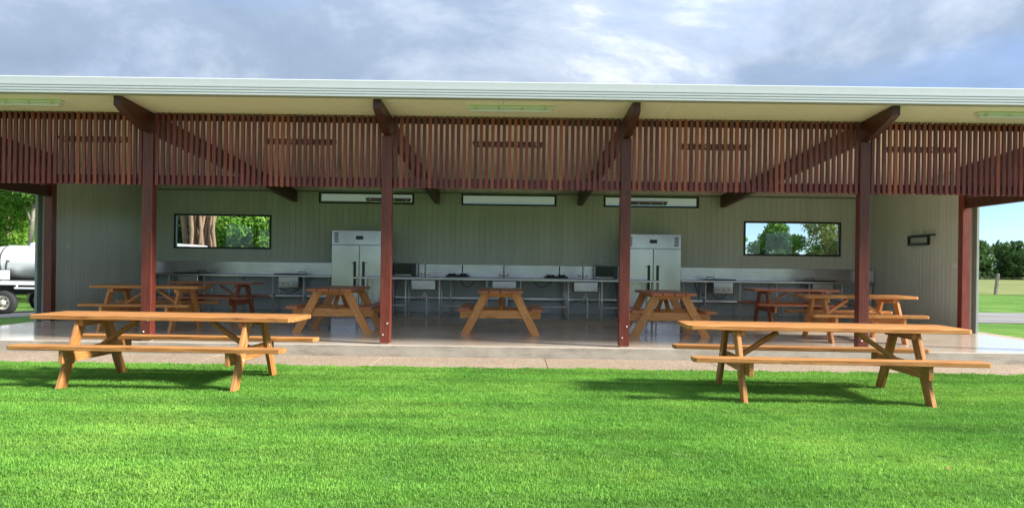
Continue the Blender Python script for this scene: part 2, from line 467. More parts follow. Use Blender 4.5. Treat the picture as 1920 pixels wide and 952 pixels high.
mb = MB(); mb.box(XL-0.14, XR+0.155, YW+0.203, 20.59, -0.1, 0.02, 0.003); struct('rear_path', mb.me('rear_path', 'edge'))  # unseen pale strip, added to bounce neutral light onto the rear soffit
# slab: polished top sheet and rough body
mb = MB(); mb.box(XL-0.14, XR+0.155, 11.45, YW+0.2, -0.1, SLAB-0.004, 0.006); struct('floor_slab', mb.me('floor_slab', 'edge'))
FL = [(XL-0.13, 11.462), (XR+0.145, 11.462), (XR+0.145, YW+0.19), (XL-0.13, YW+0.19)]
mb = MB(); mb.box(XL-0.13, XR+0.145, 11.464, YW+0.19, SLAB-0.02, SLAB, 0.003); struct('floor', mb.me('floor', 'floor'))

# ------------------------------------------------------------------ the shelter
SH = thing('picnic_shelter', 'open fronted picnic shelter with slatted timber screen and grey green walls', 'shelter', (-0.1, 15.5, SLAB))

WIN = [(-8.55, -6.1, 1.70, 2.57), (5.85, 8.3, 1.70, 2.57)]
CLR = [(-4.9, -2.5, 2.88, 3.17), (-1.3, 1.1, 2.88, 3.17), (2.3, 4.7, 2.88, 3.17)]
OPEN = WIN + CLR
TOPZ = 3.19
# back wall core (behind the boards) and boards
bw = MB()
cuts = sorted(set([XL, XR] + [o[0] for o in OPEN] + [o[1] for o in OPEN]))
for a, b in zip(cuts[:-1], cuts[1:]):
    hole = [o for o in OPEN if o[0] <= a+1e-6 and o[1] >= b-1e-6]
    if not hole: bw.box(a+0.0005, b-0.0005, YW+0.016, YW+0.13, SLAB+0.001, TOPZ-0.01, 0.0005)
    else:
        o = hole[0]; bw.box(a+0.0005, b-0.0005, YW+0.016, YW+0.13, SLAB+0.001, o[2], 0.0005)
        if o[3] < TOPZ-0.1: bw.box(a+0.0005, b-0.0005, YW+0.016, YW+0.13, o[3], TOPZ-0.01, 0.0005)
BW = obj('back_wall', bw.me('back_wall', 'wall'), SH)
BWID = 0.15
x = XL + 0.02
while x < XR - 0.03:
    x1 = min(x+BWID, XR-0.02)
    iv = [(SLAB+0.004, TOPZ)]
    for o in OPEN:
        if x < o[1]-0.02 and x1 > o[0]+0.02:
            new = []
            for a, b in iv:
                if o[2] > a: new.append((a, o[2]))
                if o[3] < b-0.05: new.append((o[3], b))
            iv = new
    for a, b in iv: block('board', BW, 'wall', x+0.0015, x1-0.0015, YW, YW+0.015, a, b, 0.007)
    x = x1
block('cornice', SH, 'trim', XL+0.03, XR-0.03, YW-0.025, YW-0.001, TOPZ-0.03, TOPZ+0.004)
# end walls
for sx, X in ((-1, XL), (1, XR)):
    mb = MB()
    ya, yb = YS+0.08, YW+0.13
    mb.v += [(X+sx*a, y, z) for a in (0.016, 0.13) for y, z in ((ya, SLAB+0.001), (yb, SLAB+0.001), (yb, ceil_z(yb)-0.02), (ya, ceil_z(ya)-0.02))]
    mb.f += [[0, 1, 2, 3], [7, 6, 5, 4], [0, 4, 5, 1], [1, 5, 6, 2], [2, 6, 7, 3], [3, 7, 4, 0]]
    EW = obj('end_wall', mb.me('end_wall', 'wall'), SH)
    y = ya
    while y < YW-0.03:
        y1 = min(y+BWID, YW-0.005)
        block('board', EW, 'wall', X+(0 if sx > 0 else -0.015), X+(0.015 if sx > 0 else 0), y+0.0015, y1-0.0015, SLAB+0.004, ceil_z(y1)-0.012, 0.007)
        y = y1
    xa = X+sx*0.135
    block('corner_trim', SH, 'trim', min(xa, xa+sx*0.05), max(xa, xa+sx*0.05), YS-0.06, YS+0.10, SLAB-0.02, ceil_z(YS+0.1)-0.01)

# windows
def window(o, y0, clear):
    x0, x1, z0, z1 = o
    f = MB(); t = 0.045; ya, yb = YW-0.012, YW+0.10
    f.box(x0+t, x1-t, ya, yb, z0+0.001, z0+t, 0.003).box(x0+0.001, x0+t-0.0005, ya, yb, z0+0.001, z1-0.001, 0.003).box(x1-t+0.0005, x1-0.001, ya, yb, z0+0.001, z1-0.001, 0.003)
    f.box(x0+t, x1-t, ya, yb, z1-t, z1-0.001, 0.003)
    fr = obj('window', f.me('window_frame', 'black'), SH)
    block('pane', fr, 'glass', x0+t+0.001, x1-t-0.001, YW+0.05, YW+0.056, z0+t+0.001, z1-t-0.001, 0.0005)
for o in OPEN: window(o, YW, True)

# ceiling panels, roof, gutters
x = XL-1.0; edges = [-9.75 + 2.4*i for i in range(9)]; edges = [XL-1.0] + [e_ for e_ in edges if e_ > XL-0.9] + [XR+1.0]
for a, b in zip(edges[:-1], edges[1:]):
    V = [(xx, yy, ceil_z(yy)+h) for h in (0, 0.012) for xx, yy in ((a+0.002, YE+0.02), (b-0.002, YE+0.02), (b-0.002, YW+0.12), (a+0.002, YW+0.12))]
    obj('ceiling_panel', mesh('ceiling_panel', V, [[3, 2, 1, 0], [4, 5, 6, 7], [0, 1, 5, 4], [1, 2, 6, 5], [2, 3, 7, 6], [3, 0, 4, 7]], 'ceiling'), SH)
V = [(xx, yy, ceil_z(yy)+h) for h in (0, 0.012) for xx, yy in ((XL-1, YW+0.122), (XR+1, YW+0.122), (XR+1, YB), (XL-1, YB))]
obj('rear_soffit', mesh('rear_soffit', V, [[3, 2, 1, 0], [4, 5, 6, 7], [0, 1, 5, 4], [1, 2, 6, 5], [2, 3, 7, 6], [3, 0, 4, 7]], 'soffit_white'), SH)
V = []; F = []
nr = 0; xx = XL-1.05; prof = []
while xx < XR+1.05:                                   # trapezoid ribbed roof sheet
    prof += [(xx, 0.19), (xx+0.14, 0.19), (xx+0.155, 0.215), (xx+0.185, 0.215)]; xx += 0.2
for px, h in prof:
    V += [(px, YE-0.06, ceil_z(YE)+h-0.03), (px, YB+0.03, ceil_z(YB)+h-0.03)]
F = [[2*i, 2*i+2, 2*i+3, 2*i+1] for i in range(len(prof)-1)]
b0 = len(V); xa, xb = prof[0][0], prof[-1][0]
V += [(xx, yy, ceil_z(yy)+0.016) for xx, yy in ((xa, YE+0.02), (xb, YE+0.02), (xb, YB), (xa, YB))]; F.append([b0, b0+1, b0+2, b0+3])
RF = obj('roof', mesh('roof', V, F, 'white_steel'), SH)
def extrude_x(prof, xa, xb):
    n = len(prof); V = [(xx, y, z) for xx in (xa, xb) for y, z in prof]
    F = [[i, (i+1) % n, n+(i+1) % n, n+i] for i in range(n)] + [list(range(n))[::-1], [n+i for i in range(n)]]
    return V, F
z0 = ceil_z(YE)-0.012
gp = [(YE+0.015, z0), (YE-0.105, z0)]
ribs = 3; zz = z0+0.006
for i in range(ribs):
    gp += [(YE-0.118, zz), (YE-0.118, zz+0.020), (YE-0.108, zz+0.026), (YE-0.108, zz+0.032)]; zz += 0.036
gp += [(YE-0.118, zz), (YE-0.118, zz+0.014), (YE-0.100, zz+0.016), (YE-0.100, zz-0.02), (YE-0.008, zz-0.02), (YE+0.015, zz-0.02)]
V, F = extrude_x(gp[::-1], XL-1.08, XR+1.08)
obj('gutter', mesh('gutter', V, F, 'white_steel'), SH)
zc = zz+0.0
cp = [(YE-0.09, zc-0.02), (YE-0.09, zc+0.112), (YE-0.078, zc+0.122), (YE+0.10, zc+0.126), (YE+0.10, zc+0.09), (YE-0.06, zc+0.045), (YE-0.06, zc-0.02)]
V, F = extrude_x(cp, XL-1.08, XR+1.08)
obj('roof_capping', mesh('roof_capping', V, F, 'white_steel'), SH)
block('rear_gutter', SH, 'white_steel', XL-1.08, XR+1.08, YB+0.002, YB+0.12, ceil_z(YB)-0.01, ceil_z(YB)+0.15)

# rafters
def rafter(X, yend=None):
    wd = 0.11; D = 0.30; yend = yend or YW-0.012
    pr = [(YE+0.05, -0.006), (YE+0.05, -0.13), (YE+0.16, -0.17), (YP-0.30, -D), (yend, -D), (yend, -0.006)]
    V = [(s*wd/2, y, ceil_z(y)+h) for s in (-1, 1) for y, h in pr]; n = len(pr)
    # local X along the rafter for the grain: rotate frame
    mat = Matrix.Rotation(R(90), 4, 'Z'); mat.translation = (X, 15, 3.3)
    inv = mat.inverted(); V = [inv @ Vector((X+v[0], v[1], v[2])) for v in V]
    F = [list(range(n)), [n+i for i in range(n)][::-1]] + [[(i+1) % n, i, n+i, n+(i+1) % n] for i in range(n)]
    obj('rafter', mesh('rafter', V, F, 'dark_timber'), SH, mat)
for X in PX[1:5]: rafter(X)
for X in (XL+0.075, XR-0.075): rafter(X, YS+0.07)

# posts
bolt_me = MB().lathe([(0.0135, 0), (0.0135, 0.006), (0.009, 0.011)], 10).me('bolt', 'bolt')
def post(X, Y, ztop, bolts=True, s=0.155):
    p = plank('post', SH, 'post', (X, Y, SLAB+0.012), (X, Y, ztop), (0, 1, 0), s, s, 0.006)
    b = block('base_plate', p, 'bolt', X-0.06, X+0.06, Y-0.06, Y+0.06, SLAB+0.0005, SLAB+0.0125, 0.002)
    if bolts:
        for dx_, dz_ in ((-0.03, 0.14), (0.035, 0.31)):
            m = Matrix.Rotation(R(90), 4, 'X'); m.translation = (X+dx_, Y-s/2, SLAB+dz_)
            obj('bolt', bolt_me, p, m)
for X in PX: post(X, YP, ceil_z(YP)-0.302 if X in PX[1:5] else ceil_z(YP)-0.305)
for X, s in ((XL+0.0, 1), (XR, -1)): post(X+s*0.075, YS, ceil_z(YS)-0.305, False)

# slatted screens
SB, RW = 2.52, 0.0857
for i in range(5):
    xa, xb = PX[i]+0.08, PX[i+1]-0.08
    sc = obj('slat_screen', None, SH, T((xa+xb)/2, YP-0.02, SB)); sc.empty_display_size = 0.1
    n = 40; pitch = (xb-xa)/n; zt = ceil_z(YP-0.02)-0.008
    for k in range(n):
        xc = xa + pitch*(k+0.5) + random.uniform(-0.0015, 0.0015)
        jz = random.uniform(-0.003, 0.003)
        plank('slat', sc, 'slat', (xc, YP-0.03, SB+jz), (xc, YP-0.03, zt), (1, 0, 0), 0.050, 0.040, 0.003)
    plank('rail', sc, 'post', (xa, YP+0.012, SB+0.085), (xb, YP+0.012, SB+0.085), (0, 0, 1), 0.13, 0.045)
    plank('rail', sc, 'dark_timber', (xa, YP+0.012, zt-0.055), (xb, YP+0.012, zt-0.055), (0, 0, 1), 0.09, 0.045)
for sx, X in ((-1, XL), (1, XR)):
    es = obj('end_screen', None, SH, T(X, (YP+YS)/2, 2.6)); es.empty_display_size = 0.1
    ya, yb = YP+0.09, YS-0.09
    plank('beam', es, 'dark_timber', (X-sx*0.075, ya, 2.69), (X-sx*0.075, yb, 2.69), (0, 0, 1), 0.19, 0.07)
    n = 36; pitch = (yb-ya)/n
    for k in range(n):
        yc = ya+pitch*(k+0.5)
        plank('slat', es, 'slat', (X-sx*0.02, yc, 2.62), (X-sx*0.02, yc, ceil_z(yc)-0.03), (0, 1, 0), 0.046, 0.032, 0.003)

# ------------------------------------------------------------------ light fittings
def batten(label, X, Y, group, L=1.22, hm='white_plastic', dm='pale_diffuser'):
    z = ceil_z(Y)
    t = thing('batten_light', label, 'light fitting', (X, Y, z-0.09), group)
    tilt = Matrix.Rotation(math.atan(-0.0522), 4, 'X')
    def at(m): mm = T(X, Y, z) @ tilt @ m; return mm
    obj('housing', cb(L, 0.115, 0.045, hm, 0.008), t, at(T(0, 0, -0.0235)))
    mb = MB().box(-L/2+0.02, L/2-0.02, -0.05, 0.05, -0.088, -0.0465, 0.015)
    obj('diffuser', mb.me('diffuser', dm), t, at(Matrix()))
    for k in range(4):
        for sy in (-1, 1):
            xx = -L/2+0.12+k*(L-0.24)/3
            obj('clip', cb(0.03, 0.008, 0.05, 'bolt', 0.002), t, at(T(xx, sy*0.062, -0.045)))
M['dark_fitting'] = plain('dark_fitting', srgb(92, 80, 70), 0.4)  # silhouette shade of the inner and rear battens, put into the colour
M['pale_diffuser'] = plain('pale_diffuser', srgb(232, 222, 224), 0.3, var=0.02)
batten('white batten light on the eave above the left end of the slats', -7.05, 10.98, 'eave lights')
batten('white batten light on the eave over the middle bay', -0.05, 10.98, 'eave lights')
batten('white batten light on the eave above the right end of the slats', 7.2, 10.98, 'eave lights')
for X, w_ in zip([-7.3, -3.7, -0.1, 3.5, 7.1], ['far left', 'second from left', 'middle', 'second from right', 'far right']):
    batten('dark batten light seen through the slats on the inner ceiling, %s bay' % w_, X, 13.4, 'inner ceiling lights', 1.22, 'dark_fitting', 'dark_fitting')
batten('dark batten light on the rear eave seen through the left high window', -3.35, 20.75, 'rear eave lights', 1.22, 'dark_fitting', 'dark_fitting')
batten('dark batten light on the rear eave seen through the right high window', 3.55, 20.75, 'rear eave lights', 1.22, 'dark_fitting', 'dark_fitting')

# ------------------------------------------------------------------ picnic tables
def make_table(label, L, a, mt, ml):
    t = thing('picnic_table', label, 'picnic table')
    H, th, gap = 0.77, 0.046, 0.009; bwid = (0.76-3*gap)/4
    def outline_board(y0, y1, z1, cl, sides):
        hx, w2 = L/2, (y1-y0)/2
        cA = cl if -1 in sides else 0.012; cB = cl if 1 in sides else 0.012
        O = [(-hx+cA, -w2), (hx-cA, -w2), (hx, -w2+cA), (hx, w2-cB), (hx-cB, w2), (-hx+cB, w2), (-hx, w2-cB), (-hx, -w2+cA)]
        n = 8; V = []; c = 0.004
        for zz, ins in ((-th/2, c), (-th/2+c, 0), (th/2-c, 0), (th/2, c)):
            for (ox, oy) in O: V.append((ox*(1-ins/hx), oy*(1-ins/w2), zz))
        F = [list(range(n))[::-1], [3*n+i for i in range(n)]]
        for r_ in range(3): F += [[r_*n+i, r_*n+(i+1) % n, (r_+1)*n+(i+1) % n, (r_+1)*n+i] for i in range(n)]
        return mesh('board', V, F, mt), T(0, (y0+y1)/2, z1-th/2)
    for k in range(4):
        y0 = -0.38+k*(bwid+gap)
        me, W = outline_board(y0, y0+bwid, H, 0.045, {-1} if k == 0 else ({1} if k == 3 else set()))
        obj('tabletop_board', me, t, W)
    for s in (-1, 1):
        me, W = outline_board(s*0.625-0.1, s*0.625+0.1, 0.47, 0.03, {-1, 1})
        obj('seat', me, t, W)
    for sx in (-1, 1):
        xb = sx*(a-0.047)
        plank('bearer', t, ml, (xb, -0.70, 0.352), (xb, 0.70, 0.352), (0, 0, 1), 0.142, 0.045)
        plank('cleat', t, ml, (xb, -0.34, H-th-0.036), (xb, 0.34, H-th-0.036), (0, 0, 1), 0.07, 0.045)
        plank('brace', t, ml, (xb-sx*0.025, 0, 0.40), (sx*(a-0.50), 0, H-th-0.035), (0, 1, 0), 0.07, 0.045)
        for sy in (-1, 1):
            yb, yt, hw, zt = sy*0.615, sy*0.245, 0.078, H-th-0.001
            P = [(yb-hw, 0), (yb+hw, 0), (yt+hw, zt), (yt-hw, zt)]
            m, Ln = frame((sx*a, yb, 0), (sx*a, yt, zt), (1, 0, 0)); inv = m.inverted()
            V = []; c = 0.004
            for dx_, ins in ((-0.0225, c), (-0.0225+c, 0), (0.0225-c, 0), (0.0225, c)):
                for i, (py, pz) in enumerate(P):
                    V.append(inv @ Vector((sx*a+dx_, py+(ins if i in (0, 3) else -ins), pz)))
            F = [[0, 3, 2, 1], [12, 13, 14, 15]]
            for r_ in range(3): F += [[r_*4+i, r_*4+(i+1) % 4, (r_+1)*4+(i+1) % 4, (r_+1)*4+i] for i in range(4)]
            lg = obj('leg', mesh('leg', V, F, ml), t, m)
            for zf, dy_ in ((0.315, 0.025), (0.40, -0.025), (0.685, 0.03)):
                yy = yb+(yt-yb)*zf/zt + dy_
                mm = Matrix.Rotation(R(90*sx), 4, 'Y'); mm.translation = (sx*(a+0.0225), yy, zf)
                obj('bolt', bolt_me, lg, mm)
    return t
def tree_of(root):
    d = {}
    for o in bpy.data.objects:
        d.setdefault(o.name, [])
        if o.parent: d.setdefault(o.parent.name, []).append(o)
    return d
def place(o, x, y, z, rz):
    o.location = (x, y, z); o.rotation_euler = (0, 0, R(rz))
G1, G2 = 'long tables on the lawn', 'short tables under the shelter'
tl = make_table('long golden picnic table on the lawn at the left', 2.93, 0.93, 'table', 'table')
tree = tree_of(tl); tl2 = copy_tree(tl, None, tree)
tl['group'] = G1; tl2['group'] = G1; tl2['label'] = 'long golden picnic table on the lawn at the right'
place(tl, -3.83, 8.76, 0.0, -1.5); place(tl2, 3.35, 8.42, 0.0, -3)
short = [
    ('reddish picnic table seen end on in the middle of the floor', -0.19, 13.93, 90, 'table_red', 'table_gold'),
    ('picnic table seen end on between left fridge and the left middle post', -3.1, 13.93, 90, 'table_red', 'table_gold'),
    ('picnic table seen end on in front of the right hand fridge', 2.75, 13.93, 90, 'table_red', 'table_gold'),
    ('picnic table behind the leftmost post, nearer of the two on the left', -6.37, 13.65, 0, 'table', 'table_gold'),
    ('picnic table in front of the left bench, farther of the two on the left', -6.42, 16.7, -1.5, 'table_red', 'table_red'),
    ('picnic table behind the rightmost post, nearer of the two on the right', 5.88, 13.25, -1, 'table', 'table_gold'),
    ('picnic table in front of the right bench, farther of the two on the right', 6.1, 16.8, -1, 'table_red', 'table_red'),
]
protos = {}
for lab, x, y, rz, mt, ml in short:
    if (mt, ml) not in protos:
        t = make_table(lab, 1.88, 0.6, mt, ml); protos[mt, ml] = (t, tree_of(t)); o = t
    else:
        t, tr_ = protos[mt, ml]; o = copy_tree(t, None, tr_); o['label'] = lab
    o['group'] = G2; place(o, x, y, SLAB, rz)

# ------------------------------------------------------------------ fridges
def fridge(label, xc):
    x0, x1, yf, yb, zb = xc-0.67, xc+0.67, 18.58, 19.38, SLAB
    t = thing('upright_fridge', label, 'fridge', (xc, 19.0, SLAB), 'double door fridges')
    block('cabinet', t, 'steel', x0, x1, yf+0.05, yb, zb+0.12, zb+2.0, 0.008)
    pn = block('top_panel', t, 'steel', x0, x1, yf+0.012, yf+0.049, zb+1.655, zb+2.0, 0.006)
    block('display', pn, 'dark_glass', xc-0.09, xc+0.09, yf+0.008, yf+0.0115, zb+1.78, zb+1.87, 0.001)
    for s in (-1, 1):
        vx = xc+s*0.56
        mb = MB()
        for k in range(7): mb.box(vx-0.05, vx+0.05, yf+0.005, yf+0.0115, zb+1.71+k*0.035, zb+1.73+k*0.035, 0.001)
        obj('vent', mb.me('vent', 'chassis'), pn)
        xa, xb = (x0, xc-0.004) if s < 0 else (xc+0.004, x1)
        d = block('door', t, 'steel', xa, xb, yf, yf+0.0485, zb+0.13, zb+1.645, 0.008)
        hx = xc+s*0.105
        mb = MB().box(hx-0.028, hx+0.028, yf-0.035, yf-0.012, zb+0.66, zb+1.25, 0.008).box(hx-0.02, hx+0.02, yf-0.012, yf-0.0005, zb+0.70, zb+0.74, 0.002).box(hx-0.02, hx+0.02, yf-0.012, yf-0.0005, zb+1.17, zb+1.21, 0.002)
        obj('handle', mb.me('handle', 'black_plastic'), d)
        block('lock', d, 'white_plastic', hx+s*0.045, hx+s*0.075, yf-0.006, yf-0.0005, zb+1.2, zb+1.23, 0.002)
        for yy in (yf+0.12, yb-0.12):
            mb = MB().lathe([(0.05, -0.015), (0.05, 0.015)], 12, T(xc+s*0.58, yy, zb+0.05) @ Matrix.Rotation(R(90), 4, 'Y'))
            mb.box(xc+s*0.58-0.03, xc+s*0.58+0.03, yy-0.03, yy+0.03, zb+0.09, zb+0.1195, 0.002)
            obj('castor', mb.me('castor', 'chassis'), t)
fridge('tall double door steel fridge left of the sinks', -3.69)
fridge('tall double door steel fridge right of the sinks', 3.41)

# ------------------------------------------------------------------ benches
def bench(label, x0, x1, yf, yb, legs, splash, shelf=True, ends=(), name='steel_bench'):
    zt = SLAB+0.9
    t = thing(name, label, 'bench', ((x0+x1)/2, (yf+yb)/2, SLAB))
    mb = MB().box(x0, x1, yf, yb, zt-0.012, zt, 0.002).box(x0, x1, yf, yf+0.015, zt-0.045, zt-0.0125, 0.003)
    obj('counter', mb.me('counter', 'steel_h'), t)
    if splash:
        block('splashback', t, 'steel_h', x0, x1, yb-0.02, yb-0.002, zt+0.001, zt+0.31, 0.003)
        for ex in ends:
            block('end_splash', t, 'steel_h', ex, ex+0.016, yf+0.02, yb-0.022, zt+0.001, zt+0.31, 0.003)
    for lx in legs:
        for yy in (yf+0.05, yb-0.06):
            obj('leg', MB().tube([(lx, yy, SLAB), (lx, yy, zt-0.0125)], 0.019, 10).me('leg', 'tube', True), t)
    if shelf:
        for a, b in zip(legs[:-1], legs[1:]):
            obj('rail', MB().tube([(a+0.02, yb-0.06, SLAB+0.32), (b-0.02, yb-0.06, SLAB+0.32)], 0.016, 8).me('rail', 'tube', True), t)
    return t
YF = 18.82
lb = bench('steel bench with splashback along the back wall at the left', XL+0.03, -4.42, YF, YW-0.004, [-8.95, -8.4, -7.55, -6.75, -5.86, -5.1, -4.5], True, ends=(XL+0.032,))
rb = bench('steel bench with splashback along the back wall at the right', 4.14, XR-0.03, YF, YW-0.004, [4.2, 4.75, 5.6, 6.5, 7.3, 8.1, 8.8], True, ends=(XR-0.05,))
wb = bench('steel bench against the wall between the two fridges', -2.98, 2.7, YF, YW-0.004, [-2.9, -1.5, -0.1, 1.3, 2.62], True)
for b_, xa, xb in ((lb, XL+0.1, -4.5), (rb, 4.2, XR-0.1), (wb, -2.9, 2.62)):
    block('under_shelf', b_, 'steel_h', xa, xb, YF+0.15, YW-0.10, SLAB+0.40, SLAB+0.415, 0.003)
    block('shelf_lip', b_, 'steel_h', xa, xb, YF+0.135, YF+0.1495, SLAB+0.36, SLAB+0.415, 0.003)
# sink island
IY0, IY1 = 17.6, 18.28
SX = [-2.03, -0.17, 1.70]
ilegs = [-3.55] + [s+d for s in SX for d in (-0.40, 0.37)] + [3.32]
ib = bench('long steel sink bench standing in front of the fridges', -3.65, 3.41, IY0, IY1, ilegs, False, False, name='sink_bench')
zt = SLAB+0.9
for a, b in zip(ilegs[:-1], ilegs[1:]):
    if b-a > 0.9: obj('rail', MB().tube([(a+0.02, IY0+0.05, SLAB+0.26), (b-0.02, IY0+0.05, SLAB+0.26)], 0.014, 8).me('rail', 'tube', True), ib)
for s in SX:
    bo = block('basin', ib, 'steel_h', s-0.29, s+0.29, IY0+0.06, IY0+0.54, zt-0.29, zt-0.046, 0.02)
    p = MB().tube([(s, IY0+0.3, zt-0.288), (s, IY0+0.3, zt-0.40), (s, IY0+0.3, zt-0.46), (s-0.045, IY0+0.28, zt-0.50), (s-0.045, IY0+0.26, zt-0.42), (s+0.02, IY0+0.24, zt-0.385), (s+0.055, IY0+0.24, zt-0.43), (s+0.055, IY0+0.24, SLAB)], 0.026, 10)
    p.tube([(s, IY0+0.3, zt-0.30), (s, IY0+0.3, zt-0.335)], 0.045, 12)
    obj('drain_pipe', p.me('drain_pipe', 'pvc', True), bo)
    tp = MB().tube([(s-0.02, IY1-0.07, zt), (s-0.02, IY1-0.07, zt+0.30), (s-0.02, IY1-0.10, zt+0.36), (s-0.02, IY1-0.18, zt+0.375), (s-0.02, IY1-0.24, zt+0.33), (s-0.02, IY1-0.25, zt+0.28)], 0.019, 10)
    tp.tube([(s-0.12, IY1-0.07, zt+0.06), (s+0.08, IY1-0.07, zt+0.06)], 0.014, 8).tube([(s-0.12, IY1-0.07, zt+0.05), (s-0.12, IY1-0.07, zt+0.10)], 0.022, 8).tube([(s+0.08, IY1-0.07, zt+0.05), (s+0.08, IY1-0.07, zt+0.10)], 0.022, 8)
    obj('tap', tp.me('tap', 'tube', True), ib)

# electric barbecues set into the side benches
def barbecue(label, xc, hood):
    t = thing('electric_barbecue', label, 'barbecue', (xc, YF+0.3, SLAB+0.6), 'bench barbecues')
    block('cooktop', t, 'black', xc-0.36, xc+0.30, YF+0.05, YF+0.50, zt+0.001, zt+0.03, 0.008)
    mb = MB(); hx = xc+hood*0.33
    mb.tube([(hx-0.1, YF+0.08, zt+0.02), (hx-0.1, YF+0.08, zt+0.08), (hx+0.1, YF+0.08, zt+0.08), (hx+0.1, YF+0.08, zt+0.02)], 0.010, 8)
    obj('handle', mb.me('handle', 'black', True), t)
    b = block('control_box', t, 'steel', xc-0.25, xc+0.24, YF+0.06, YF+0.45, zt-0.32, zt-0.046, 0.008)
    block('panel', b, 'white_plastic', xc-0.17, xc+0.16, YF+0.054, YF+0.0595, zt-0.28, zt-0.19, 0.002)
    for k in range(3):
        mm = Matrix.Rotation(R(90), 4, 'X'); mm.translation = (xc-0.12+0.12*k, YF+0.0535, zt-0.235)
        obj('knob', MB().lathe([(0.014, 0), (0.014, 0.012)], 10).me('knob', 'black'), b, mm)
    c = MB(); c.tube([(xc-0.2, YF+0.3, zt-0.318), (xc-0.19, YF+0.3, zt-0.38), (xc-0.08, YF+0.31, zt-0.46), (xc+0.05, YF+0.33, zt-0.43), (xc+0.15, YF+0.36, zt-0.37), (xc+0.17, YF+0.4, zt-0.318)], 0.009, 6)
    obj('cable', c.me('cable', 'black_plastic', True), b)
barbecue('barbecue in the left bench beside the left fridge', -5.48, 1)
barbecue('barbecue in the left bench near the corner behind the leftmost post', -7.95, 1)
barbecue('barbecue in the right bench beside the right fridge', 5.2, -1)
barbecue('barbecue in the right bench near the corner behind the rightmost post', 7.65, -1)

# microwaves and portable cookers
def microwave(label, x0, x1, doorside):
    y0, y1, z0 = YF+0.12, YF+0.50, zt+0.0005
    t = thing('microwave', label, 'microwave', ((x0+x1)/2, (y0+y1)/2, z0), 'microwaves')
    block('body', t, 'steel', x0, x1, y0+0.02, y1, z0+0.012, z0+0.33, 0.008)
    d = block('door', t, 'dark_glass', x0+0.01, x1-0.12, y0, y0+0.0195, z0+0.05, z0+0.32, 0.004)
    block('trim', t, 'white_plastic', x0+0.01, x1-0.12, y0, y0+0.0195, z0+0.016, z0+0.0495, 0.004)
    c = block('control_panel', t, 'black_plastic', x1-0.118, x1-0.008, y0+0.004, y0+0.0195, z0+0.016, z0+0.32, 0.004)
    block('display', c, 'dark_glass', x1-0.105, x1-0.02, y0+0.001, y0+0.0035, z0+0.26, z0+0.30, 0.001)
    for k in range(4): block('foot', t, 'black_plastic', x0+0.03+(x1-x0-0.1)*(k % 2), x0+0.07+(x1-x0-0.1)*(k % 2), y0+0.04+0.25*(k//2), y0+0.08+0.25*(k//2), z0, z0+0.0115, 0.001)
microwave('black fronted microwave on the wall bench beside the left fridge', -2.92, -2.36, 1)
microwave('black fronted microwave on the wall bench beside the right fridge', 2.05, 2.61, 1)
def cooker(label, xc):
    t = thing('portable_cooker', label, 'cooker', (xc, YF+0.3, zt), 'cookers on the wall bench')
    block('base', t, 'black', xc-0.28, xc+0.28, YF+0.12, YF+0.45, zt+0.0005, zt+0.05, 0.012)
    for s in (-1, 1):
        mb = MB().lathe([(0.085, 0.0), (0.09, 0.01), (0.05, 0.018)], 14, T(xc+s*0.14, YF+0.28, zt+0.0505))
        obj('burner', mb.me('burner', 'chassis'), t)
        for k in range(4):
            a = R(45+90*k); obj('trivet_arm', cb(0.09, 0.012, 0.02, 'black', 0.002), t, T(xc+s*0.14+0.07*math.cos(a), YF+0.28+0.07*math.sin(a), zt+0.075) @ Matrix.Rotation(a, 4, 'Z'))
    obj('cable', MB().tube([(xc+0.1, YF+0.45, zt+0.02), (xc+0.1, YW-0.04, zt+0.05), (xc+0.1, YW-0.04, zt+0.30)], 0.012, 6).me('cable', 'black_plastic', True), t)
cooker('black twin cooker on the wall bench beside the left microwave', -1.35)
cooker('black twin cooker on the wall bench beside the right microwave', 1.1)

# power outlets and wall fittings
def outlet(label, pos, axis, cord=None, sz=(0.12, 0.075), plug=False):
    t = thing('power_outlet', label, 'outlet', pos, 'wall outlets')
    x, y, z = pos; a, b = sz
    if axis == 'y': block('plate', t, 'white_plastic', x-a/2, x+a/2, y-0.012, y-0.0005, z-b/2, z+b/2, 0.003)
    else:
        s = 1 if axis == '+x' else -1
        block('plate', t, 'white_plastic', min(x+s*0.0005, x+s*0.014), max(x+s*0.0005, x+s*0.014), y-a/2, y+a/2, z-b/2, z+b/2, 0.003)
    if axis == 'y':
        for k in (-1, 1): block('switch', t, 'black_plastic' if plug and k > 0 else 'white_plastic', x+k*0.03-0.012, x+k*0.03+0.012, y-(0.045 if plug and k > 0 else 0.017), y-0.0125, z-0.018, z+0.012, 0.002)
    else:
        s = 1 if axis == '+x' else -1
        for k in (-1, 1): block('switch', t, 'white_plastic', min(x+s*0.0145, x+s*0.02), max(x+s*0.0145, x+s*0.02), y+k*0.03-0.012, y+k*0.03+0.012, z-0.018, z+0.012, 0.002)
    if cord: obj('cord', MB().tube(cord, 0.009, 6).me('cord', 'black_plastic', True), t)
def sag(x0, x1, y, z0, z1, d):
    return [(x0+(x1-x0)*u, y, z0+(z1-z0)*u-d*4*u*(1-u)) for u in [i/10 for i in range(11)]]
outlet('power outlet on the wall above the left microwave', (-2.3, YW, zt+0.42), 'y', None, (0.13, 0.08), True)
outlet('power outlet on the wall above the right microwave', (2.28, YW, zt+0.42), 'y', None, (0.13, 0.08), True)
outlet('outlet with drooping black cord under the wall bench, left of the middle table', (-0.98, YW, zt-0.12), 'y', sag(-1.32, -0.95, YW-0.05, zt-0.03, zt-0.12, 0.17), (0.13, 0.08), True)
